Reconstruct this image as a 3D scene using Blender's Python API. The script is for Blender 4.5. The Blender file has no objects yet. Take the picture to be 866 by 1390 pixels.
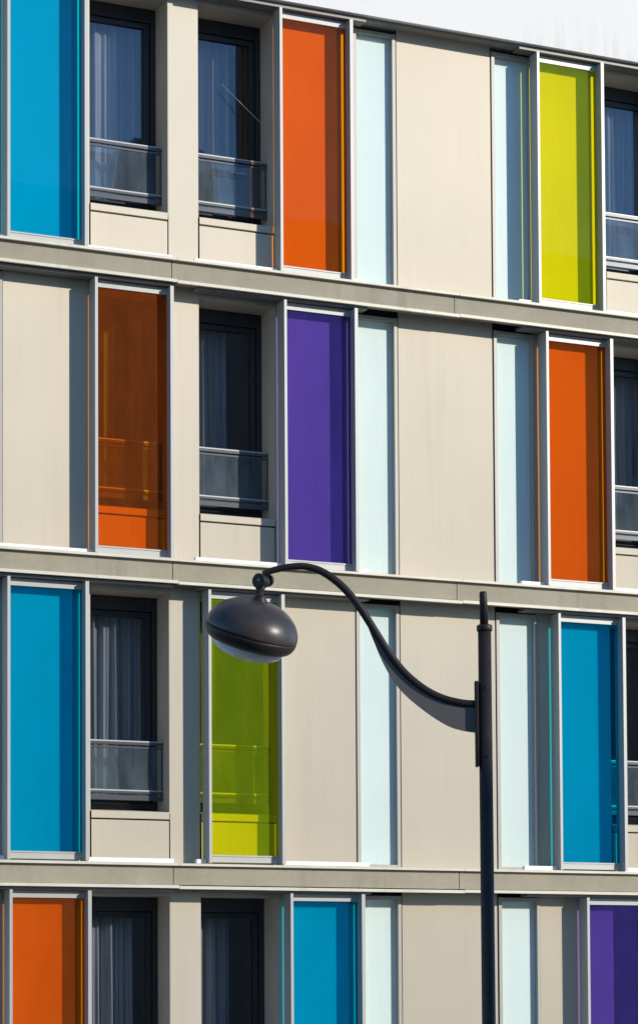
import bpy, bmesh, math, random
from mathutils import Vector, Matrix
random.seed(7)
R = math.radians
sc = bpy.context.scene
COL = sc.collection

# ------------------------------------------------------------------ frame of the place
# facade wall plane: y = 0, street side towards -y, x to the right, z up, ground z = 0
ZB = 6.6                       # height of the lowest complete ledge shown
PITCH = 2.8                    # storey height
CAM = Vector((-11.14765, -22.04054, ZB - 1.07268))
YAW, TILT, ROLL = R(25.0), 0.04886, -0.00561
FPX, SHIFT, PW, PH = 3496.94, 495.95, 866.0, 1390.0

# ------------------------------------------------------------------ helpers
def new_bm(): return bmesh.new()

def box(bm, x0, x1, o0, o1, z0, z1):
    """box in facade coordinates: o = distance in front of the wall plane"""
    ys = (-o1, -o0)
    vs = [bm.verts.new((x, y, z)) for x in (x0, x1) for y in ys for z in (z0, z1)]
    for f in ((0,1,3,2),(4,6,7,5),(0,4,5,1),(2,3,7,6),(0,2,6,4),(1,5,7,3)):
        bm.faces.new([vs[i] for i in f])
    return vs

def prism(bm, prof, x0, x1):
    """profile [(out, z)] extruded along x"""
    a = [bm.verts.new((x0, -o, z)) for o, z in prof]
    b = [bm.verts.new((x1, -o, z)) for o, z in prof]
    n = len(prof)
    for i in range(n):
        j = (i + 1) % n
        bm.faces.new((a[i], a[j], b[j], b[i]))
    bm.faces.new(a[::-1]); bm.faces.new(b)

def tube(bm, pts, rad, seg=16, caps=True):
    pts = [Vector(p) for p in pts]
    n = len(pts)
    rad = rad if isinstance(rad, (list, tuple)) else [rad] * n
    rings = []
    t0 = (pts[1] - pts[0]).normalized()
    ref = Vector((0, 0, 1)) if abs(t0.z) < .9 else Vector((1, 0, 0))
    u = t0.cross(ref).normalized()
    for i in range(n):
        t = (pts[min(i + 1, n - 1)] - pts[max(i - 1, 0)]).normalized()
        u = (u - t * u.dot(t)).normalized()
        v = t.cross(u)
        rings.append([bm.verts.new(pts[i] + (u * math.cos(a) + v * math.sin(a)) * rad[i])
                      for a in [2 * math.pi * k / seg for k in range(seg)]])
    for i in range(n - 1):
        for k in range(seg):
            l = (k + 1) % seg
            f = bm.faces.new((rings[i][k], rings[i][l], rings[i + 1][l], rings[i + 1][k]))
            f.smooth = True
    if caps:
        bm.faces.new(rings[0][::-1]); bm.faces.new(rings[-1])
    return rings

def lathe(bm, prof, M, seg=64):
    """profile [(r, h)] turned about the local z axis of matrix M"""
    rings = []
    for r, h in prof:
        if r < 1e-6:
            rings.append([bm.verts.new(M @ Vector((0, 0, h)))])
        else:
            rings.append([bm.verts.new(M @ Vector((r * math.cos(a), r * math.sin(a), h)))
                          for a in [2 * math.pi * k / seg for k in range(seg)]])
    for A, B in zip(rings, rings[1:]):
        for k in range(seg):
            l = (k + 1) % seg
            if len(A) == 1 and len(B) == 1: continue
            if len(A) == 1: f = bm.faces.new((A[0], B[k], B[l]))
            elif len(B) == 1: f = bm.faces.new((A[k], B[0], A[l]))
            else: f = bm.faces.new((A[k], B[k], B[l], A[l]))
            f.smooth = True

def obj(name, bm, mat, parent=None, label=None, bevel=0.0):
    bmesh.ops.recalc_face_normals(bm, faces=bm.faces)
    me = bpy.data.meshes.new(name)
    bm.to_mesh(me); bm.free()
    org = Vector((0, 0, 0))
    p = parent
    while p is not None:
        org += p.location; p = p.parent
    me.transform(Matrix.Translation(-org))
    o = bpy.data.objects.new(name, me)
    COL.objects.link(o)
    me.materials.append(mat)
    if parent is not None: o.parent = parent
    if label: o['label'] = label
    if bevel:
        m = o.modifiers.new('edge', 'BEVEL'); m.width = bevel; m.segments = 2; m.limit_method = 'ANGLE'
        m.angle_limit = R(40)
    return o

def pane(name, x0, x1, o0, o1, z0, z1, mt, parent):
    """glass pane: the coated street face carries the tint, the other faces are clear"""
    bm = bmesh.new(); box(bm, x0, x1, o0, o1, z0, z1)
    o = obj(name, bm, mt, parent)
    o.data.materials.append(M['clear'])
    for p in o.data.polygons: p.material_index = 0 if p.normal.y < -.5 else 1
    return o

def thing(name, label, cat, loc):
    o = bpy.data.objects.new(name, None)
    o.location = loc; o['label'] = label; o['category'] = cat
    COL.objects.link(o)
    return o

def tag(o, label, cat, group=None):
    o['label'] = label; o['category'] = cat
    if group: o['group'] = group
    return o

# ------------------------------------------------------------------ materials
def mat(name):
    m = bpy.data.materials.new(name); m.use_nodes = True
    nt = m.node_tree
    for n in list(nt.nodes): nt.nodes.remove(n)
    out = nt.nodes.new('ShaderNodeOutputMaterial')
    return m, nt, out

def N(nt, kind, **kw):
    n = nt.nodes.new(kind)
    for k, v in kw.items():
        if k in n.inputs: n.inputs[k].default_value = v
        else: setattr(n, k, v)
    return n

def noise(nt, scale, stretch=(1, 1, 1), detail=4, rough=.55):
    tc = N(nt, 'ShaderNodeTexCoord')
    mp = N(nt, 'ShaderNodeMapping'); mp.inputs['Scale'].default_value = stretch
    nz = N(nt, 'ShaderNodeTexNoise'); nz.inputs['Scale'].default_value = scale
    nz.inputs['Detail'].default_value = detail; nz.inputs['Roughness'].default_value = rough
    nt.links.new(tc.outputs['Object'], mp.inputs['Vector']); nt.links.new(mp.outputs[0], nz.inputs['Vector'])
    return nz.outputs['Fac']

def ramp(nt, fac, stops):
    r = N(nt, 'ShaderNodeValToRGB')
    el = r.color_ramp.elements
    while len(el) < len(stops): el.new(.5)
    for e, (p, c) in zip(el, stops):
        e.position = p; e.color = (*c, 1) if len(c) == 3 else c
    nt.links.new(fac, r.inputs['Fac'])
    return r.outputs['Color']

def mulcol(nt, a, b):
    m = N(nt, 'ShaderNodeMix', data_type='RGBA', blend_type='MULTIPLY')
    m.inputs[0].default_value = 1
    nt.links.new(a, m.inputs[6]); nt.links.new(b, m.inputs[7])
    return m.outputs[2]

def surface(name, col, rough=.5, metal=0.0, var=.06, scale=3, stretch=(1, 1, 1), var2=.04, scale2=60,
            stretch2=(1, 1, 1), bump=0.0, spec=.5, per=0.0, rough_var=.0, aniso=0.0, streak=0.0):
    """painted / metal surface: two octaves of tonal wear, optional fine bump"""
    m, nt, out = mat(name)
    b = N(nt, 'ShaderNodeBsdfPrincipled')
    b.inputs['Roughness'].default_value = rough; b.inputs['Metallic'].default_value = metal
    b.inputs['Specular IOR Level'].default_value = spec
    if aniso:                                   # vertical brushing spreads the sheen sideways
        tg = N(nt, 'ShaderNodeCombineXYZ'); tg.inputs[0].default_value = 1
        b.inputs['Anisotropic'].default_value = aniso; nt.links.new(tg.outputs[0], b.inputs['Tangent'])
    n1 = noise(nt, scale, stretch); n2 = noise(nt, scale2, stretch2)
    lo = [c * (1 - var) for c in col]; hi = [min(1, c * (1 + var)) for c in col]
    c1 = ramp(nt, n1, [(.3, lo), (.7, hi)])
    c2 = ramp(nt, n2, [(.3, (1 - var2,) * 3), (.7, (1, 1, 1))])
    c = mulcol(nt, c1, c2)
    if streak:
        sk = ramp(nt, noise(nt, 7, (1, 1, .045), 5, .65), [(.50, (1, 1, 1)), (.70, (1 - streak,) * 3)])
        msk = ramp(nt, noise(nt, .9, (1, 1, .8), 2), [(.40, (0, 0, 0)), (.65, (1, 1, 1))])
        mm = N(nt, 'ShaderNodeMix', data_type='RGBA', blend_type='MULTIPLY')
        nt.links.new(msk, mm.inputs[0]); nt.links.new(c, mm.inputs[6]); nt.links.new(sk, mm.inputs[7])
        c = mm.outputs[2]
    if per:
        oi = N(nt, 'ShaderNodeObjectInfo')
        c = mulcol(nt, c, ramp(nt, oi.outputs['Random'], [(0, (1 - per,) * 3), (1, (1, 1, 1))]))
    nt.links.new(c, b.inputs['Base Color'])
    if rough_var:
        mr = N(nt, 'ShaderNodeMapRange'); mr.inputs[3].default_value = rough - rough_var; mr.inputs[4].default_value = rough + rough_var
        nt.links.new(n1, mr.inputs[0]); nt.links.new(mr.outputs[0], b.inputs['Roughness'])
    if bump:
        bp = N(nt, 'ShaderNodeBump'); bp.inputs['Strength'].default_value = bump; bp.inputs['Distance'].default_value = .002
        nt.links.new(n2, bp.inputs['Height']); nt.links.new(bp.outputs[0], b.inputs['Normal'])
    nt.links.new(b.outputs[0], out.inputs['Surface'])
    return m

def tinted_glass(name, T, D, w, gloss=.06, rough=.0, dirt=0.0, fres=.6, wave=.12):
    """tinted pane: coloured transmission + a little body scatter + mirror reflection + film of dirt"""
    m, nt, out = mat(name)
    tr = N(nt, 'ShaderNodeBsdfTransparent')
    tcol = mulcol(nt, ramp(nt, noise(nt, 1.3, (1, 1, .5), 3), [(.3, [c * .95 for c in T]), (.7, T)]),
                  ramp(nt, noise(nt, 70, (1, 1, .02), 3), [(.3, (.97,) * 3), (.6, (1, 1, 1))]))
    nt.links.new(tcol, tr.inputs[0])
    df = N(nt, 'ShaderNodeBsdfDiffuse')
    nz = noise(nt, 2.2, (1, 1, .35)); fine = noise(nt, 90, (1, 1, .12))
    lo = [c * .90 for c in D]
    dc = mulcol(nt, ramp(nt, nz, [(.3, lo), (.7, D)]), ramp(nt, fine, [(.3, (.93,) * 3), (.75, (1, 1, 1))]))
    nt.links.new(dc, df.inputs[0])
    mx = N(nt, 'ShaderNodeMixShader'); mx.inputs[0].default_value = w
    if dirt:
        mr = N(nt, 'ShaderNodeMapRange'); mr.inputs[1].default_value = .35; mr.inputs[2].default_value = .75
        mr.inputs[3].default_value = w; mr.inputs[4].default_value = w + dirt
        nt.links.new(noise(nt, 5, (1, 1, .4), 6, .65), mr.inputs[0]); nt.links.new(mr.outputs[0], mx.inputs[0])
    nt.links.new(tr.outputs[0], mx.inputs[1]); nt.links.new(df.outputs[0], mx.inputs[2])
    gl = N(nt, 'ShaderNodeBsdfGlossy'); gl.inputs['Roughness'].default_value = rough
    lw = N(nt, 'ShaderNodeLayerWeight'); lw.inputs['Blend'].default_value = .25
    bp = N(nt, 'ShaderNodeBump'); bp.inputs['Strength'].default_value = wave; bp.inputs['Distance'].default_value = .01
    nt.links.new(noise(nt, 1.6, (1, 1, .6), 1), bp.inputs['Height']); nt.links.new(bp.outputs[0], gl.inputs['Normal'])
    ad = N(nt, 'ShaderNodeMath', operation='MULTIPLY_ADD')
    ad.inputs[1].default_value = fres; ad.inputs[2].default_value = gloss
    nt.links.new(lw.outputs['Fresnel'], ad.inputs[0])
    cl = N(nt, 'ShaderNodeClamp'); nt.links.new(ad.outputs[0], cl.inputs[0])
    m2 = N(nt, 'ShaderNodeMixShader')
    nt.links.new(cl.outputs[0], m2.inputs[0]); nt.links.new(mx.outputs[0], m2.inputs[1]); nt.links.new(gl.outputs[0], m2.inputs[2])
    nt.links.new(m2.outputs[0], out.inputs['Surface'])
    return m

M = {}
M['panel'] = surface('beige_metal_panel', (.58, .50, .37), .56, .11, .035, .9, (1, 1, 1), .035, 55, (1, 1, .02), .0, .5, .06, aniso=.75, streak=.08)
M['pillar'] = surface('beige_metal_pillar', (.575, .50, .375), .56, .10, .03, 1.2, (1, 1, .6), .03, 40, (1, 1, .03), aniso=.75, streak=.07)
M['reveal'] = surface('beige_metal_reveal', (.50, .44, .35), .55, .1, .06, 2, (1, 1, 1), .05, 60)
M['core'] = surface('dark_wall_membrane', (.03, .03, .03), .9)
M['lip'] = surface('cream_metal_ledge', (.66, .60, .47), .5, .1, .07, 2.5, (1, 1, 4), .08, 90, (1, 1, 1), streak=.22)
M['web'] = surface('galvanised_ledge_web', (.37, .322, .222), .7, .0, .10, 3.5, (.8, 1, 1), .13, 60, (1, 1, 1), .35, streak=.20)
M['white'] = surface('white_metal_strip', (.84, .83, .80), .4, .1, .03)
M['alu'] = surface('anodised_aluminium', (.46, .45, .41), .42, .2, .03, 4, (1, 1, .2), .04, 160, (1, 1, .03))
M['strip_frame'] = surface('bronze_grey_strip_frame', (.40, .375, .32), .45, .15, .04, 4, (1, 1, .2))
M['alu_dark'] = surface('grey_track_and_soffit_shade', (.22, .205, .18), .5, .3, .05)  # track metal; on the soffits its dark tone stands for shade
M['anthracite'] = surface('anthracite_window_frame', (.022, .024, .028), .38, .0, .08)
M['rail'] = surface('grey_balustrade_rail', (.055, .06, .068), .3, .0, .08, spec=.8)
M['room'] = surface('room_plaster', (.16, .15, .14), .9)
M['lamp'] = surface('dark_lamp_paint', (.028, .022, .019), .46, .0, .18, 5, (1, 1, 1), .20, 120, (1, 1, 1), .05, .22)
M['fin'] = surface('sunlit_lamp_paint', (.105, .097, .092), .6, .0, .08, 6)  # lamp paint lightened to stand for sun on the arm plate
M['asphalt'] = surface('asphalt', (.05, .05, .052), .9, 0, .15, .6, (1, 1, 1), .4, 80, (1, 1, 1), .4)
M['paving'] = surface('stone_paving', (.34, .32, .29), .85, 0, .10, .8, (1, 1, 1), .2, 40)
M['ground'] = surface('ground_surface', (.32, .30, .26), .9, 0, .15, .2)
M['stone'] = surface('pale_stone_front', (.34, .31, .27), .85, 0, .1, .4, (1, 1, 1), .1, 12)
M['slate'] = surface('slate_roof', (.09, .095, .11), .6, 0, .15, 3)
def dusty():
    m, nt, out = mat('dusty_lamp_paint')
    b = N(nt, 'ShaderNodeBsdfPrincipled'); b.inputs['Roughness'].default_value = .35; b.inputs['Specular IOR Level'].default_value = .35
    c = ramp(nt, noise(nt, 4.5, (1, 1, 1), 6, .6), [(.35, (.036, .029, .026)), (.7, (.060, .048, .042))])
    d = ramp(nt, noise(nt, 60, (1, 1, 1), 3), [(.62, (1, 1, 1)), (.74, (1.5, 1.45, 1.4))])
    nt.links.new(mulcol(nt, c, d), b.inputs['Base Color'])
    nt.links.new(b.outputs[0], out.inputs['Surface']); return m
M['dusty'] = dusty()

def frosted():
    m, nt, out = mat('frosted_white_glass')
    b = N(nt, 'ShaderNodeBsdfPrincipled')
    c = mulcol(nt, ramp(nt, noise(nt, 1.1), [(.3, (.68, .79, .72)), (.7, (.72, .82, .75))]),
               ramp(nt, noise(nt, 50, (1, 1, .03)), [(.3, (.965,) * 3), (.7, (1, 1, 1))]))
    nt.links.new(c, b.inputs['Base Color'])
    b.inputs['Roughness'].default_value = .22; b.inputs['Specular IOR Level'].default_value = .5
    b.inputs['Subsurface Weight'].default_value = .5
    b.inputs['Subsurface Radius'].default_value = (.6, 1.0, 1.1); b.inputs['Subsurface Scale'].default_value = .02
    nt.links.new(b.outputs[0], out.inputs['Surface'])
    return m
M['frost'] = frosted()

def render_wall():
    """white rendered parapet with grey rain streaks running down from the coping"""
    m, nt, out = mat('white_parapet_render')
    b = N(nt, 'ShaderNodeBsdfPrincipled'); b.inputs['Roughness'].default_value = .75
    s = noise(nt, 9, (1, 1, .05), 6, .65); patch = noise(nt, .8, (1, 1, 1.2), 3)
    st = ramp(nt, s, [(.46, (1, 1, 1)), (.66, (.76, .755, .74))])
    pt = ramp(nt, patch, [(.5, (0, 0, 0)), (.68, (1, 1, 1))])
    mx = N(nt, 'ShaderNodeMix', data_type='RGBA', blend_type='MULTIPLY')
    nt.links.new(pt, mx.inputs[0]); mx.inputs[6].default_value = (.82, .78, .71, 1); nt.links.new(st, mx.inputs[7])
    nt.links.new(mx.outputs[2], b.inputs['Base Color']); nt.links.new(b.outputs[0], out.inputs['Surface'])
    return m
M['render'] = render_wall()

GL = {
 'orange': tinted_glass('orange_glass', (1., .385, .002), (1., .22, .04), .10, .008, dirt=.05, fres=.10),
 'blue':   tinted_glass('blue_glass', (.002, .72, 1.), (.0, .40, 1.), .10, .008, dirt=.05, fres=.10),
 'yellow': tinted_glass('yellow_glass', (1., .95, .002), (.62, .93, .02), .14, .008, dirt=.05, fres=.10),
 'purple': tinted_glass('purple_glass', (.38, .29, .80), (.12, .085, .52), .17, .008, dirt=.10, fres=.12),
}
def clear_mat():
    m, nt, out = mat('clear_glass'); t = N(nt, 'ShaderNodeBsdfTransparent'); t.inputs[0].default_value = (1, 1, 1, 1)
    nt.links.new(t.outputs[0], out.inputs['Surface']); return m
M['clear'] = clear_mat()
M['glass'] = tinted_glass('window_glass', (.72, .77, .82), (.3, .3, .3), .01, .085, wave=.14)
M['rail_glass'] = tinted_glass('dusty_balustrade_glass', (.82, .88, .88), (.34, .42, .46), .09, .03, .0, .20)
M['lens'] = tinted_glass('clear_lamp_bowl', (.80, .82, .80), (.95, .95, .88), .62, .07)

def curtain_mat():
    m, nt, out = mat('sheer_curtain')
    df = N(nt, 'ShaderNodeBsdfDiffuse'); tl = N(nt, 'ShaderNodeBsdfTranslucent'); tr = N(nt, 'ShaderNodeBsdfTransparent')
    c = ramp(nt, noise(nt, 40, (1, 1, .02)), [(.3, (.46, .48, .52)), (.7, (.78, .79, .82))])
    nt.links.new(c, df.inputs[0]); nt.links.new(c, tl.inputs[0])
    a = N(nt, 'ShaderNodeMixShader'); a.inputs[0].default_value = .35
    b = N(nt, 'ShaderNodeMixShader'); b.inputs[0].default_value = .30
    nt.links.new(df.outputs[0], a.inputs[1]); nt.links.new(tl.outputs[0], a.inputs[2])
    nt.links.new(a.outputs[0], b.inputs[1]); nt.links.new(tr.outputs[0], b.inputs[2])
    nt.links.new(b.outputs[0], out.inputs['Surface'])
    return m
M['curtain'] = curtain_mat()

# ------------------------------------------------------------------ setting
def sheet(name, x0, x1, y0, y1, z, m):
    bm = new_bm(); bm.faces.new([bm.verts.new(p) for p in ((x0, y0, z), (x1, y0, z), (x1, y1, z), (x0, y1, z))])
    o = obj(name, bm, m); o['kind'] = 'structure'; return o
sheet('ground', -700, 700, -700, 700, 0, M['ground'])
sheet('road', -200, 200, -34, -14, .004, M['asphalt'])
for a, b in ((-14, -.35), (-44.5, -34)):
    bm = new_bm(); box(bm, -200, 200, -b, -a, .0, .13)
    o = obj('pavement', bm, M['paving'], bevel=.02); o['kind'] = 'structure'

# ------------------------------------------------------------------ the building
bld = thing('apartment_building', 'beige metal clad apartment block with ledges at each storey and coloured sliding glass shutters',
            'building', (-.5, 0, 0))
UNIT = 5.512
CENTRES = (-2.229 - UNIT, -2.229, -2.229 + UNIT)
XL, XR = -7.74, 5.9                # ends of the front that is built
ROWS = (-1, 0, 1, 2)
RECESS = .33

def clip(a, b): return max(a, XL), min(b, XR)

opens, solids, strips = [], [], []   # x ranges along the front
for c in CENTRES:
    opens += [(c - .925, c - .154), (c + .154, c + .925)]
    solids += [('panel', c - 1.757, c - .930), ('pillar', c - .149, c + .149), ('panel', c + .930, c + 1.757),
               ('panel', c + 2.236, c + UNIT - 2.236)]
    strips += [(c - 2.226, c - 1.764), (c + 1.764, c + 2.222)]
opens = [o for o in opens if o[0] > XL - .01 and o[1] < XR + .01]
solids = [(k, *clip(a, b)) for k, a, b in solids if b > XL + .1 and a < XR - .1]
strips = [s for s in strips if s[0] > XL and s[1] < XR]

# structural wall behind the cladding, with the openings left free, plus the rooms
core, room = new_bm(), new_bm()
for k in ROWS:
    z0 = ZB + k * PITCH
    edges = [XL] + [e for o in sorted(opens) for e in o] + [XR]
    for a, b in zip(edges[::2], edges[1::2]):
        if b - a > .01: box(core, a + .022, b - .022, -RECESS - .06, -.075, z0 + .001, z0 + PITCH - .001)
    for a, b in opens:
        box(core, a - .0219, b + .0219, -RECESS - .06, -.036, z0 + .001, z0 + .60)
        box(core, a - .0219, b + .0219, -RECESS - .06, -.03, z0 + 2.775, z0 + PITCH - .001)
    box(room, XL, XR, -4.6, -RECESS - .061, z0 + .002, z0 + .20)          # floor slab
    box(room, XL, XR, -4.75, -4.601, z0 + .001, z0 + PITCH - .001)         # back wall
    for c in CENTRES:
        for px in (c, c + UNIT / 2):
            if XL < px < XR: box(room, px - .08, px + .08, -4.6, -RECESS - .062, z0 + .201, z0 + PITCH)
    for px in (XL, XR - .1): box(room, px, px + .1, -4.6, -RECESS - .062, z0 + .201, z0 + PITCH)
zt = ZB + 3 * PITCH
box(room, XL, XR, -4.6, -.08, zt + .002, zt + .22)
obj('wall', core, M['core'], bld)
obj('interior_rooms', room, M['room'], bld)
bm = new_bm(); box(bm, XL, XR, -4.75, -.05, .0, ZB - PITCH)               # ground storey
obj('ground_storey', bm, M['stone'], bld)
# roof edge : white rendered parapet
bm = new_bm()
box(bm, XL, XR, -.25, .225, zt + .005, zt + 1.75)
box(bm, XL - .02, XR + .02, -.29, .262, zt + 1.75, zt + 1.83)
obj('parapet', bm, M['render'], bld)
bm = new_bm(); box(bm, XL + .01, XR - .01, -4.75, -.26, zt + .23, zt + .6)
obj('roof', bm, M['slate'], bld)
bm = new_bm(); box(bm, XL, XR, .06, .165, zt - .022, zt + .003)
obj('parapet_soffit', bm, M['alu_dark'], bld)  # dark strip painted in for the shaded underside of the parapet

# ledges between storeys (steel channel with lips), with butt joints
JOINTS = [XL, -5.35, -2.375, .575, 3.53, XR]
for k in (-1, 0, 1, 2):
    z0 = ZB + k * PITCH
    lip, web, sof = new_bm(), new_bm(), new_bm()
    for i, (a, b) in enumerate(zip(JOINTS, JOINTS[1:])):
        a += .002; b -= .002
        dz = (.0, .004, -.003, .002, .0)[i]
        prism(lip, [(-.03, z0 + .19), (.22, z0 + .19), (.22, z0 + .213 + dz * .5), (-.03, z0 + .218 + dz * .5)], a, b)
        prism(lip, [(.190, z0 - .020 + dz), (.222, z0 - .020 + dz), (.222, z0 + .008 + dz), (.190, z0 + .010 + dz)], a, b)
        box(sof, a, b, .125, .1895, z0 - .017 + dz, z0 + .009 + dz)
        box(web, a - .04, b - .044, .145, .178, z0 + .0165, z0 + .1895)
    l = obj('ledge', lip, M['lip'], bld)
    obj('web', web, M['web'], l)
    obj('soffit', sof, M['alu_dark'], l)  # back of the flange coloured dark to deepen the shade under the ledge

# ------------------------------------------------------------------ cladding
def z_range(k): return ZB + k * PITCH + .2185, ZB + (k + 1) * PITCH - .0205
for k in ROWS:
    za, zb = z_range(k)
    for kind, a, b in solids:
        bm = new_bm()
        d = random.uniform(-.002, .002)
        box(bm, a, b, -.03, d, za, zb + .06)
        if kind == 'pillar': box(bm, a, b, -RECESS, -.031, za, zb + .04)
        obj('cladding_panel' if kind == 'panel' else 'pillar', bm, M['panel' if kind == 'panel' else 'pillar'], bld, bevel=.003)
    for a, b in strips:
        f, g = new_bm(), new_bm()
        w = .034
        box(f, a, a + w, -.07, .012, za + .004, zb - .028)
        box(f, b - w, b, -.07, .012, za + .004, zb - .028)
        box(f, a + w + .0005, b - w - .0005, -.07, .010, za + .004, za + .030)
        box(f, a + w + .0005, b - w - .0005, -.07, .010, zb - .066, zb - .030)
        fr = obj('frosted_glass_panel', f, M['strip_frame'], bld)
        box(g, a + w - .004, b - w + .004, -.060, -.046, za + .02, zb - .05)
        obj('glass_pane', g, M['frost'], fr)

# ------------------------------------------------------------------ windows
def window(a, b, k):
    z0 = ZB + k * PITCH
    zs, ztop = z0 + .70, z0 + 2.765
    bm = new_bm()                                                         # reveal lining
    box(bm, a - .021, a + .0, -RECESS, -.001, zs - .02, ztop + .012)
    box(bm, b - .0, b + .021, -RECESS, -.001, zs - .02, ztop + .012)
    box(bm, a + .0005, b - .0005, -RECESS, .0, ztop - .045, ztop + .012)
    obj('window_reveal', bm, M['reveal'], bld)
    bm = new_bm()                                                         # sill with folded front
    prism(bm, [(-RECESS, z0 + .665), (-.02, z0 + .625), (.012, z0 + .625), (.012, z0 + .692), (-RECESS, z0 + .728)], a + .004, b - .004)
    obj('window_sill', bm, M['pillar'], bld, bevel=.004)
    bm = new_bm(); box(bm, a + .006, b - .006, -.03, .004, z0 + .2187, z0 + .612)
    obj('spandrel_panel', bm, M['panel'], bld, bevel=.003)
    f = new_bm()
    o0, o1 = -RECESS - .06, -RECESS + .03
    fz0, fz1 = z0 + .735, ztop - .047
    fw = .05
    box(f, a + .001, a + fw, o0, o1, fz0, fz1)
    box(f, b - fw, b - .001, o0, o1, fz0, fz1)
    box(f, a + fw + .0005, b - fw - .0005, o0, o1 - .001, fz1 - .13, fz1)        # shutter box
    box(f, a + fw + .0005, b - fw - .0005, o0, o1 - .001, fz0, fz0 + .055)
    s0, s1 = a + fw + .006, b - fw - .006                                        # sash
    t0, t1 = fz0 + .06, fz1 - .136
    sw = .052
    box(f, s0, s0 + sw, o0 + .01, o1 - .018, t0, t1)
    box(f, s1 - sw, s1, o0 + .01, o1 - .018, t0, t1)
    box(f, s0 + sw + .0005, s1 - sw - .0005, o0 + .01, o1 - .019, t1 - sw, t1)
    box(f, s0 + sw + .0005, s1 - sw - .0005, o0 + .01, o1 - .019, t0, t0 + sw)
    w = obj('window', f, M['anthracite'], bld, bevel=.003)
    pane('glass_pane', s0 + sw - .01, s1 - sw + .01, -RECESS - .02, -RECESS - .012, t0 + sw - .01, t1 - sw + .01, M['glass'], w)
    h = new_bm(); hx = s0 + sw * .5
    box(h, hx - .012, hx + .012, o1 - .018, o1 - .008, z0 + 1.60, z0 + 1.70)
    box(h, hx - .009, hx + .009, o1 - .008, o1 + .030, z0 + 1.64, z0 + 1.66)
    obj('handle', h, M['alu'], w)
    # balustrade in the opening
    r = new_bm()
    ra, rb = a + .004, b - .006
    box(r, ra, rb, -.178, -.148, z0 + 1.318, z0 + 1.345)
    box(r, ra, rb, -.172, -.154, z0 + 1.285, z0 + 1.306)
    box(r, ra, rb, -.178, -.148, z0 + .868, z0 + .890)
    box(r, ra, rb, -.172, -.154, z0 + .806, z0 + .852)
    for x in (ra, rb - .012):
        box(r, x, x + .012, -.1675, -.1575, z0 + .853, z0 + 1.2845)
    bal = obj('balustrade', r, M['rail'], bld, bevel=.002)
    for zz in (1.3455, .8905):
        tr = new_bm(); box(tr, ra, rb, -.176, -.150, z0 + zz, z0 + zz + .012)
        obj('rail_cap', tr, M['alu'], bal)
    pane('glass_pane', ra + .013, rb - .013, -.166, -.159, z0 + .8525, z0 + 1.2845, M['rail_glass'], bal)
for k in ROWS:
    for a, b in opens:
        window(a, b, k)

# ------------------------------------------------------------------ sliding shutters
SW = .77
def shutter(x0, k, colour, label):
    za, zb = z_range(k)
    za += .004; zb -= .027
    x1 = x0 + SW
    f = new_bm()
    st = .034
    gap = .040 if k == 2 else (.028 if k == 1 else .032)      # stile backs set per storey to shape the coloured light spilling past
    box(f, x0, x0 + st * .8, gap, .190, za, zb)
    box(f, x1 - st, x1, gap, .190, za, zb)
    xa, xb = x0 + st * .8 + .0005, x1 - st - .0005
    box(f, xa, xb, .070, .106, za + .012, za + .066)
    box(f, xa, xb, .078, .112, za + .0665, za + .080)
    box(f, xa, xb, .070, .106, zb - .066, zb - .002)
    fr = obj('sliding_shutter', f, M['alu'], bld, label)
    pane('glass_pane', xa, xb, .084, .092, za + .0802, zb - .0662, GL[colour], fr)

SH = {2: [(-4.005, 'blue'), (-1.318, 'orange'), (1.474, 'yellow')],
      1: [(-3.172, 'orange'), (-1.286, 'purple'), (1.548, 'orange')],
      0: [(-4.003, 'blue'), (-2.066, 'yellow'), (1.655, 'blue')],
      -1: [(-3.982, 'orange'), (-1.250, 'blue'), (1.948, 'purple')]}
LBL = {(2, 0): 'blue glass shutter in the top row, left of the bare windows', (2, 1): 'bright orange glass shutter in the top row',
       (2, 2): 'yellow glass shutter under the white parapet', (1, 0): 'brownish orange glass shutter slid over a window',
       (1, 1): 'purple glass shutter above the street lamp arm', (1, 2): 'bright orange glass shutter right of a frosted panel',
       (0, 0): 'blue glass shutter left of a curtained window', (0, 1): 'yellow green glass shutter slid over a window behind the lamp head',
       (0, 2): 'blue glass shutter right of the lamp post', (-1, 0): 'orange glass shutter in the lowest row',
       (-1, 1): 'blue glass shutter in the lowest row', (-1, 2): 'purple glass shutter in the lowest row'}
TRACKS = [(-4.12, -2.392), (-2.165, -.400), (1.285, 3.12)]
for k, lst in SH.items():
    za, zb = z_range(k)
    for j, (x, c) in enumerate(lst):
        shutter(x, k, c, LBL[k, j])
        t0, t1 = TRACKS[j]
        # cover strips in the free lengths of the lower track
        for a, b in ((t0, x - .004), (x + SW + .004, t1)):
            if b - a < .02: continue
            bm = new_bm(); box(bm, a, b, .075, .128, za + .0005, za + .040)
            obj('track_cover', bm, M['white'], bld)
        bm = new_bm(); box(bm, t0, t1, .035, .172, zb - .022, zb + .0003)
        obj('top_track', bm, M['alu_dark'], bld)
    # the neighbouring bays that only show from further along the street
for k in ROWS:
    shutter(-6.55 + .2 * k, k, ('orange', 'yellow', 'purple', 'blue')[k + 1], None)
    shutter(4.25 - .05 * k, k, ('yellow', 'orange', 'blue', 'purple')[k + 1], None)

# casement stay in the upper right window
def fpt(x, o, z): return Vector((x, -o, z))
bm = new_bm(); tube(bm, [fpt(-1.72, -.27, ZB + 7.70), fpt(-1.315, -.20, ZB + 7.33)], .003, 6)
obj('window_stay', bm, M['white'], bld)

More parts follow.
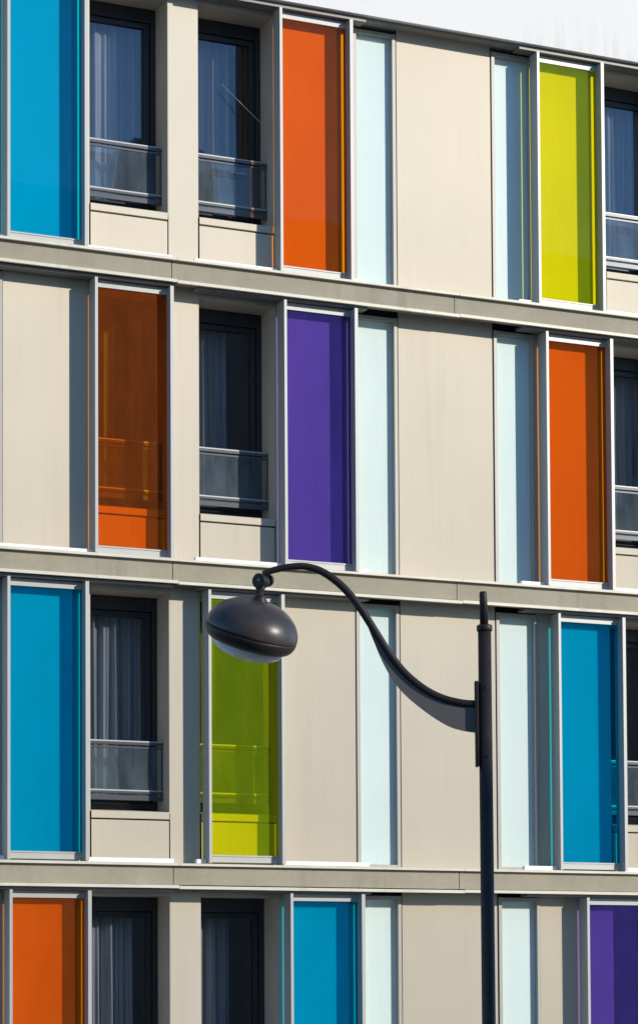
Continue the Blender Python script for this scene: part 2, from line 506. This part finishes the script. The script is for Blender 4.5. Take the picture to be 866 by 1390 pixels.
# ------------------------------------------------------------------ curtains
def curtain(i, k, a, b, cover, label, seed, gath=1.0):
    z0 = ZB + k * PITCH
    rnd = random.Random(seed)
    x0 = a + .06; x1 = a + .06 + (b - a - .12) * cover
    n = 120
    ph = [rnd.uniform(0, 6.28) for _ in range(4)]
    fr = [rnd.uniform(55, 75), rnd.uniform(95, 130), rnd.uniform(25, 35)]
    bm = new_bm()
    rows = []
    for z, spread in ((z0 + 2.60, .8), (z0 + 2.0, 1.0), (z0 + 1.4, 1.1), (z0 + .75, 1.25), (z0 + .22, 1.3)):
        r = []
        for q in range(n + 1):
            x = x0 + (x1 - x0) * q / n
            d = spread * gath * (.020 * math.sin(fr[0] * x + ph[0]) + .010 * math.sin(fr[1] * x + ph[1]) + .018 * math.sin(fr[2] * x + ph[2] + z * .3))
            r.append(bm.verts.new((x, RECESS + .11 + d, z)))
        rows.append(r)
    for A, B in zip(rows, rows[1:]):
        for q in range(n):
            f = bm.faces.new((A[q], A[q + 1], B[q + 1], B[q])); f.smooth = True
    o = obj('curtain', bm, M['curtain'])
    mod = o.modifiers.new('thickness', 'SOLIDIFY'); mod.thickness = .0015
    tag(o, label, 'curtain', 'curtains behind the windows')
A, B, Cw = (-3.154, -2.383), (-2.075, -1.304), (2.358, 3.129)
CUR = [(2, A, .93, 'pale sheer curtain in the upper window beside the blue shutter', 1),
       (2, B, .66, 'pale sheer curtain in the upper window beside the bright orange shutter', 2),
       (2, Cw, 1., 'pale sheer curtain in the window at the right of the yellow shutter', 3),
       (1, A, 1., 'sheer curtain dimly seen behind the brownish orange glass shutter', 11),
       (0, B, .45, 'sheer curtain dimly seen behind the yellow green glass shutter', 12),
       (1, B, .62, 'grey sheer curtain in the window left of the purple shutter', 4),
       (1, Cw, 1., 'grey sheer curtain in the window at the right edge beside the orange shutter', 5),
       (0, A, .9, 'grey folded curtain in the window between blue and yellow green shutters', 6),
       (-1, A, .8, 'pale curtain in the lowest row window next to the orange shutter', 8),
       (-1, B, .62, 'pale curtain in the lowest row window next to the blue shutter', 9)]
for i, (k, w, cv, lb, sd) in enumerate(CUR): curtain(i, k, *w, cv, lb, sd, 1.5 if k in (0, -1) else .8)

# ------------------------------------------------------------------ the building across the street (mirrored in the panes)
opp = thing('street_building', 'pale stone building with slate roof standing across the street from the panelled facade', 'building', (8, -52, 0))
bm = new_bm(); box(bm, -30, 36, 45, 60, 0, 26.5); obj('wall', bm, M['stone'], opp)
bm = new_bm(); box(bm, -30.4, 36.4, 44.6, 60.4, 26.5, 27.0); obj('cornice', bm, M['paving'], opp)
bm = new_bm(); prism(bm, [(46, 27), (47.5, 29.0), (57, 29.0), (59, 27)], -29.5, 35.5); obj('roof', bm, M['slate'], opp)
bm = new_bm()
prism(bm, [(48, 28.9), (48, 30.6), (48.6, 31.5), (50.4, 31.5), (51, 30.6), (51, 28.9)], 16.2, 18.4); obj('dormer', bm, M['slate'], opp)
for fl in range(7):
    for i in range(14):
        x = -20 + i * 3.95
        bm = new_bm(); box(bm, x, x + 1.2, 44.98, 45.05, 2.0 + fl * 3.3, 4.0 + fl * 3.3)
        obj('window', bm, M['anthracite'], opp)

# ------------------------------------------------------------------ street lamp
fw_h = Vector((math.sin(YAW), math.cos(YAW), 0)); rt_h = Vector((math.cos(YAW), -math.sin(YAW), 0))
fw = Vector((math.sin(YAW) * math.cos(TILT), math.cos(YAW) * math.cos(TILT), math.sin(TILT)))
up0 = rt_h.cross(fw)
cr, sr = math.cos(ROLL), math.sin(ROLL)
rt = rt_h * cr + up0 * sr; up = up0 * cr - rt_h * sr
LD = 18.0                                         # lamp stands 18 m down the street from the viewer
def lp(px, py, near=0.0):
    d = fw + rt * ((px - PW / 2) / FPX) - up * ((py - PH / 2 - SHIFT) / FPX)
    return CAM + d * ((LD - near) / d.dot(fw_h))
MP = LD / FPX                                      # metres per picture pixel out there
top = lp(657.2, 852); low = lp(662.2, 1300)
lean = (low - top) / (top.z - low.z)
foot = top + lean * top.z; foot.z = .13
lamp = thing('street_lamp', 'dark grey street lamp with a curved swan neck arm and an oval hanging lamp head', 'street lamp', foot)
rp = 9.3 * MP
bm = new_bm(); tube(bm, [foot, foot + (top - foot) * .25, foot + (top - foot) * .6, top], [rp * 1.25, rp * 1.12, rp * 1.02, rp * .97], 32)
obj('pole', bm, M['lamp'], lamp)
bm = new_bm(); tube(bm, [foot, foot + Vector((0, 0, .03)), foot + Vector((0, 0, .6)), foot + Vector((0, 0, .66))], [.19, .19, .13, .09], 32)
obj('pole_base', bm, M['lamp'], lamp)
cu = -lean                                         # up along the pole
cu = cu / cu.length
bm = new_bm(); c0 = top - cu * (5 * MP)
tube(bm, [c0, c0 + cu * .004, c0 + cu * (7 * MP), c0 + cu * (8.6 * MP)], [10.1 * MP, 10.7 * MP, 10.7 * MP, 9.6 * MP], 32)
obj('collar', bm, M['lamp'], lamp)
bm = new_bm()
tube(bm, [lp(656.8, 850), lp(655.4, 806), lp(655.3, 803.2)], [5.9 * MP, 5.2 * MP, 4.5 * MP], 24)
obj('finial', bm, M['lamp'], lamp)
# mounting plate
bm = new_bm()
def slab(bm, outline, t):
    """closed outline of world points, given thickness t along the line of sight (horizontal)"""
    a = [bm.verts.new(p - fw_h * (t / 2)) for p in outline]; b = [bm.verts.new(p + fw_h * (t / 2)) for p in outline]
    n = len(a)
    for i in range(n):
        j = (i + 1) % n; bm.faces.new((a[i], a[j], b[j], b[i]))
    bm.faces.new(a); bm.faces.new(b[::-1])
slab(bm, [lp(643.6, 925), lp(648.6, 925), lp(649.8, 1041), lp(645.2, 1041)], .075)
obj('mounting_plate', bm, M['lamp'], lamp, bevel=.004)
bm = new_bm()
for y in (932, 1028):
    c = lp(649.5, y); tube(bm, [c, c + rt_h * (2.6 * MP)], 4.0 * MP, 12)
obj('spacer', bm, M['lamp'], lamp)
for px, py in ((659.5, 933), (660.6, 1026.5)):
    c = lp(px, py, rp * .93); bm = new_bm(); tube(bm, [c, c - fw_h * .008, c - fw_h * .010], [.008, .008, .005], 10)
    obj('bolt', bm, M['lamp'], lamp)
# swan neck
def catmull(P, n=8):
    out = []
    P = [P[0] * 2 - P[1]] + P + [P[-1] * 2 - P[-2]]
    for i in range(1, len(P) - 2):
        for q in range(n):
            t = q / n
            out.append(.5 * ((2 * P[i]) + (P[i + 1] - P[i - 1]) * t + (2 * P[i - 1] - 5 * P[i] + 4 * P[i + 1] - P[i + 2]) * t * t
                             + (3 * P[i] - P[i - 1] - 3 * P[i + 1] + P[i + 2]) * t ** 3))
    out.append(P[-2]); return out
arm_px = [(357, 779.5), (368, 775), (382, 771.4), (395, 769.3), (408, 768.6), (420, 770), (434, 774.5), (450, 784), (468, 799.5), (488.7, 825), (509, 857),
          (529, 888.5), (549.6, 914), (575, 935), (600.5, 948), (626, 954.4), (645, 956)]
path = catmull([lp(*q) for q in arm_px])
bm = new_bm(); tube(bm, path, [(4.3 + 1.1 * min(1, i / 60)) * MP for i in range(len(path))], 20)
obj('arm', bm, M['lamp'], lamp)
low_px = [(503.5, 848), (508.5, 873), (524, 908), (544.6, 938), (575, 964.5), (605, 984), (626, 991.5), (644.2, 994.5)]
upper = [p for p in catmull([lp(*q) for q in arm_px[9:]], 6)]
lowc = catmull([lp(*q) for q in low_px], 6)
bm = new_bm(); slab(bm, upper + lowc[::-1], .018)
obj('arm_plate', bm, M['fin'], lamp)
# knuckle
bm = new_bm()
ax = (-rt_h * .55 - fw_h * .83).normalized()
c = lp(352, 788.5, .02)
tube(bm, [c - ax * .012, c - ax * .010, c + ax * .012, c + ax * .016], [.050, .054, .054, .046], 28)
c = lp(358.5, 790, .0)
tube(bm, [c - ax * .02 - rt_h * .0, c + ax * .03], [.040, .040], 24)
c = lp(364.5, 788, -.05)
tube(bm, [c - ax * .012, c + ax * .012], [.042, .042], 24)
knk = obj('knuckle', bm, M['lamp'], lamp, bevel=.003)
bm = new_bm(); c = lp(351.0, 787.5, .055); tube(bm, [c, c + ax * .012], .009, 6)
obj('bolt', bm, M['fin'], knk)
bm = new_bm()
tube(bm, [lp(355.5, 793), lp(353.0, 800), lp(351.2, 808), lp(350.6, 812)], [.036, .031, .027, .030], 20)
obj('neck', bm, M['lamp'], lamp)
# head : turned shell about a tilted axis
t12, tw = R(16.5), R(17)
axis = (rt_h * math.sin(t12) * math.cos(tw) + Vector((0, 0, 1)) * math.cos(t12) * math.cos(tw) - fw_h * math.sin(tw)).normalized()
xa = (rt_h - axis * rt_h.dot(axis)).normalized(); ya = axis.cross(xa)
cen = lp(341.6, 857.5)
HM = Matrix(((xa.x, ya.x, axis.x, cen.x), (xa.y, ya.y, axis.y, cen.y), (xa.z, ya.z, axis.z, cen.z), (0, 0, 0, 1)))
def S(l): return [(r * MP, h * MP) for r, h in l]
dome = [(0, 44.5), (6, 44.4)]
for i in range(1, 25):
    a = R(90 - i * 3.75)
    dome.append((64.3 * math.cos(a) ** .90, 44.5 * math.sin(a) ** 1.05 + .5))
dome = [d for d in dome if d[1] > .6] + [(64.2, .6), (63.2, .1)]
bm = new_bm(); lathe(bm, S(dome), HM)
head = obj('lamp_head', bm, M['dusty'], lamp)
bm = new_bm(); lathe(bm, S([(63.0, -.4), (64.1, -1.0), (64.0, -4), (62.9, -8.5), (60.6, -13), (57.5, -16.4), (54.0, -18.6), (52.4, -19), (50.5, -18.6), (50, -17), (49.8, -10), (30, -8), (0, -8)]), HM)
obj('lower_shell', bm, M['lamp'], head)
bm = new_bm(); lathe(bm, S([(49.6, -17.6), (46, -14), (30, -11), (0, -10)]), HM)
obj('reflector', bm, M['white'], head)
bm = new_bm(); lathe(bm, S([(50.2, -17.0), (50.0, -19.0)] + [(50 * math.cos(R(a)) ** .8, -19 - 19.0 * math.sin(R(a))) for a in range(6, 90, 6)] + [(0, -38)]), HM)
obj('glass_bowl', bm, M['lens'], head)
bm = new_bm(); lathe(bm, S([(12.2, 41.2), (11.4, 44.0), (9.0, 47.0), (7.0, 49.8), (6.0, 52), (0, 52.1)]), HM @ Matrix.Translation((-.3 * MP, 0, 0)), 32)
obj('socket', bm, M['lamp'], head)

# ------------------------------------------------------------------ light, sky, camera
EL, AZ = R(20.5), R(43.5)
to_sun = Vector((math.sin(AZ) * math.cos(EL), -math.cos(AZ) * math.cos(EL), math.sin(EL)))
sd = bpy.data.lights.new('sun', 'SUN'); sd.energy = 2.5; sd.angle = R(.5); sd.color = (1, .94, .84)
so = bpy.data.objects.new('sun', sd); COL.objects.link(so)
so.rotation_euler = to_sun.to_track_quat('Z', 'Y').to_euler(); so.location = (20, -40, 40)
w = bpy.data.worlds.new('World'); sc.world = w; w.use_nodes = True
nt = w.node_tree
sky = nt.nodes.new('ShaderNodeTexSky'); sky.sky_type = 'NISHITA'; sky.sun_disc = False
sky.sun_elevation = EL; sky.sun_rotation = math.pi - AZ; sky.air_density = 1.0; sky.dust_density = .0; sky.ozone_density = 6.0
bg = nt.nodes['Background']; bg.inputs['Strength'].default_value = .15
nt.links.new(sky.outputs[0], bg.inputs['Color'])

cd = bpy.data.cameras.new('camera'); co = bpy.data.objects.new('camera', cd); COL.objects.link(co)
cd.sensor_fit = 'VERTICAL'; cd.sensor_height = 36; cd.sensor_width = 36 * PW / PH
cd.lens = FPX / PH * 36; cd.shift_y = SHIFT / PH; cd.clip_end = 3000; cd.clip_start = .1
back = -fw
co.matrix_world = Matrix(((rt.x, up.x, back.x, CAM.x), (rt.y, up.y, back.y, CAM.y), (rt.z, up.z, back.z, CAM.z), (0, 0, 0, 1)))
sc.camera = co
vs = sc.view_settings
vs.view_transform = 'Standard'; vs.look = 'None'; vs.gamma = 1; vs.exposure = .72
sc.cycles.max_bounces = 10; sc.cycles.transparent_max_bounces = 24
sc.cycles.use_denoising = True
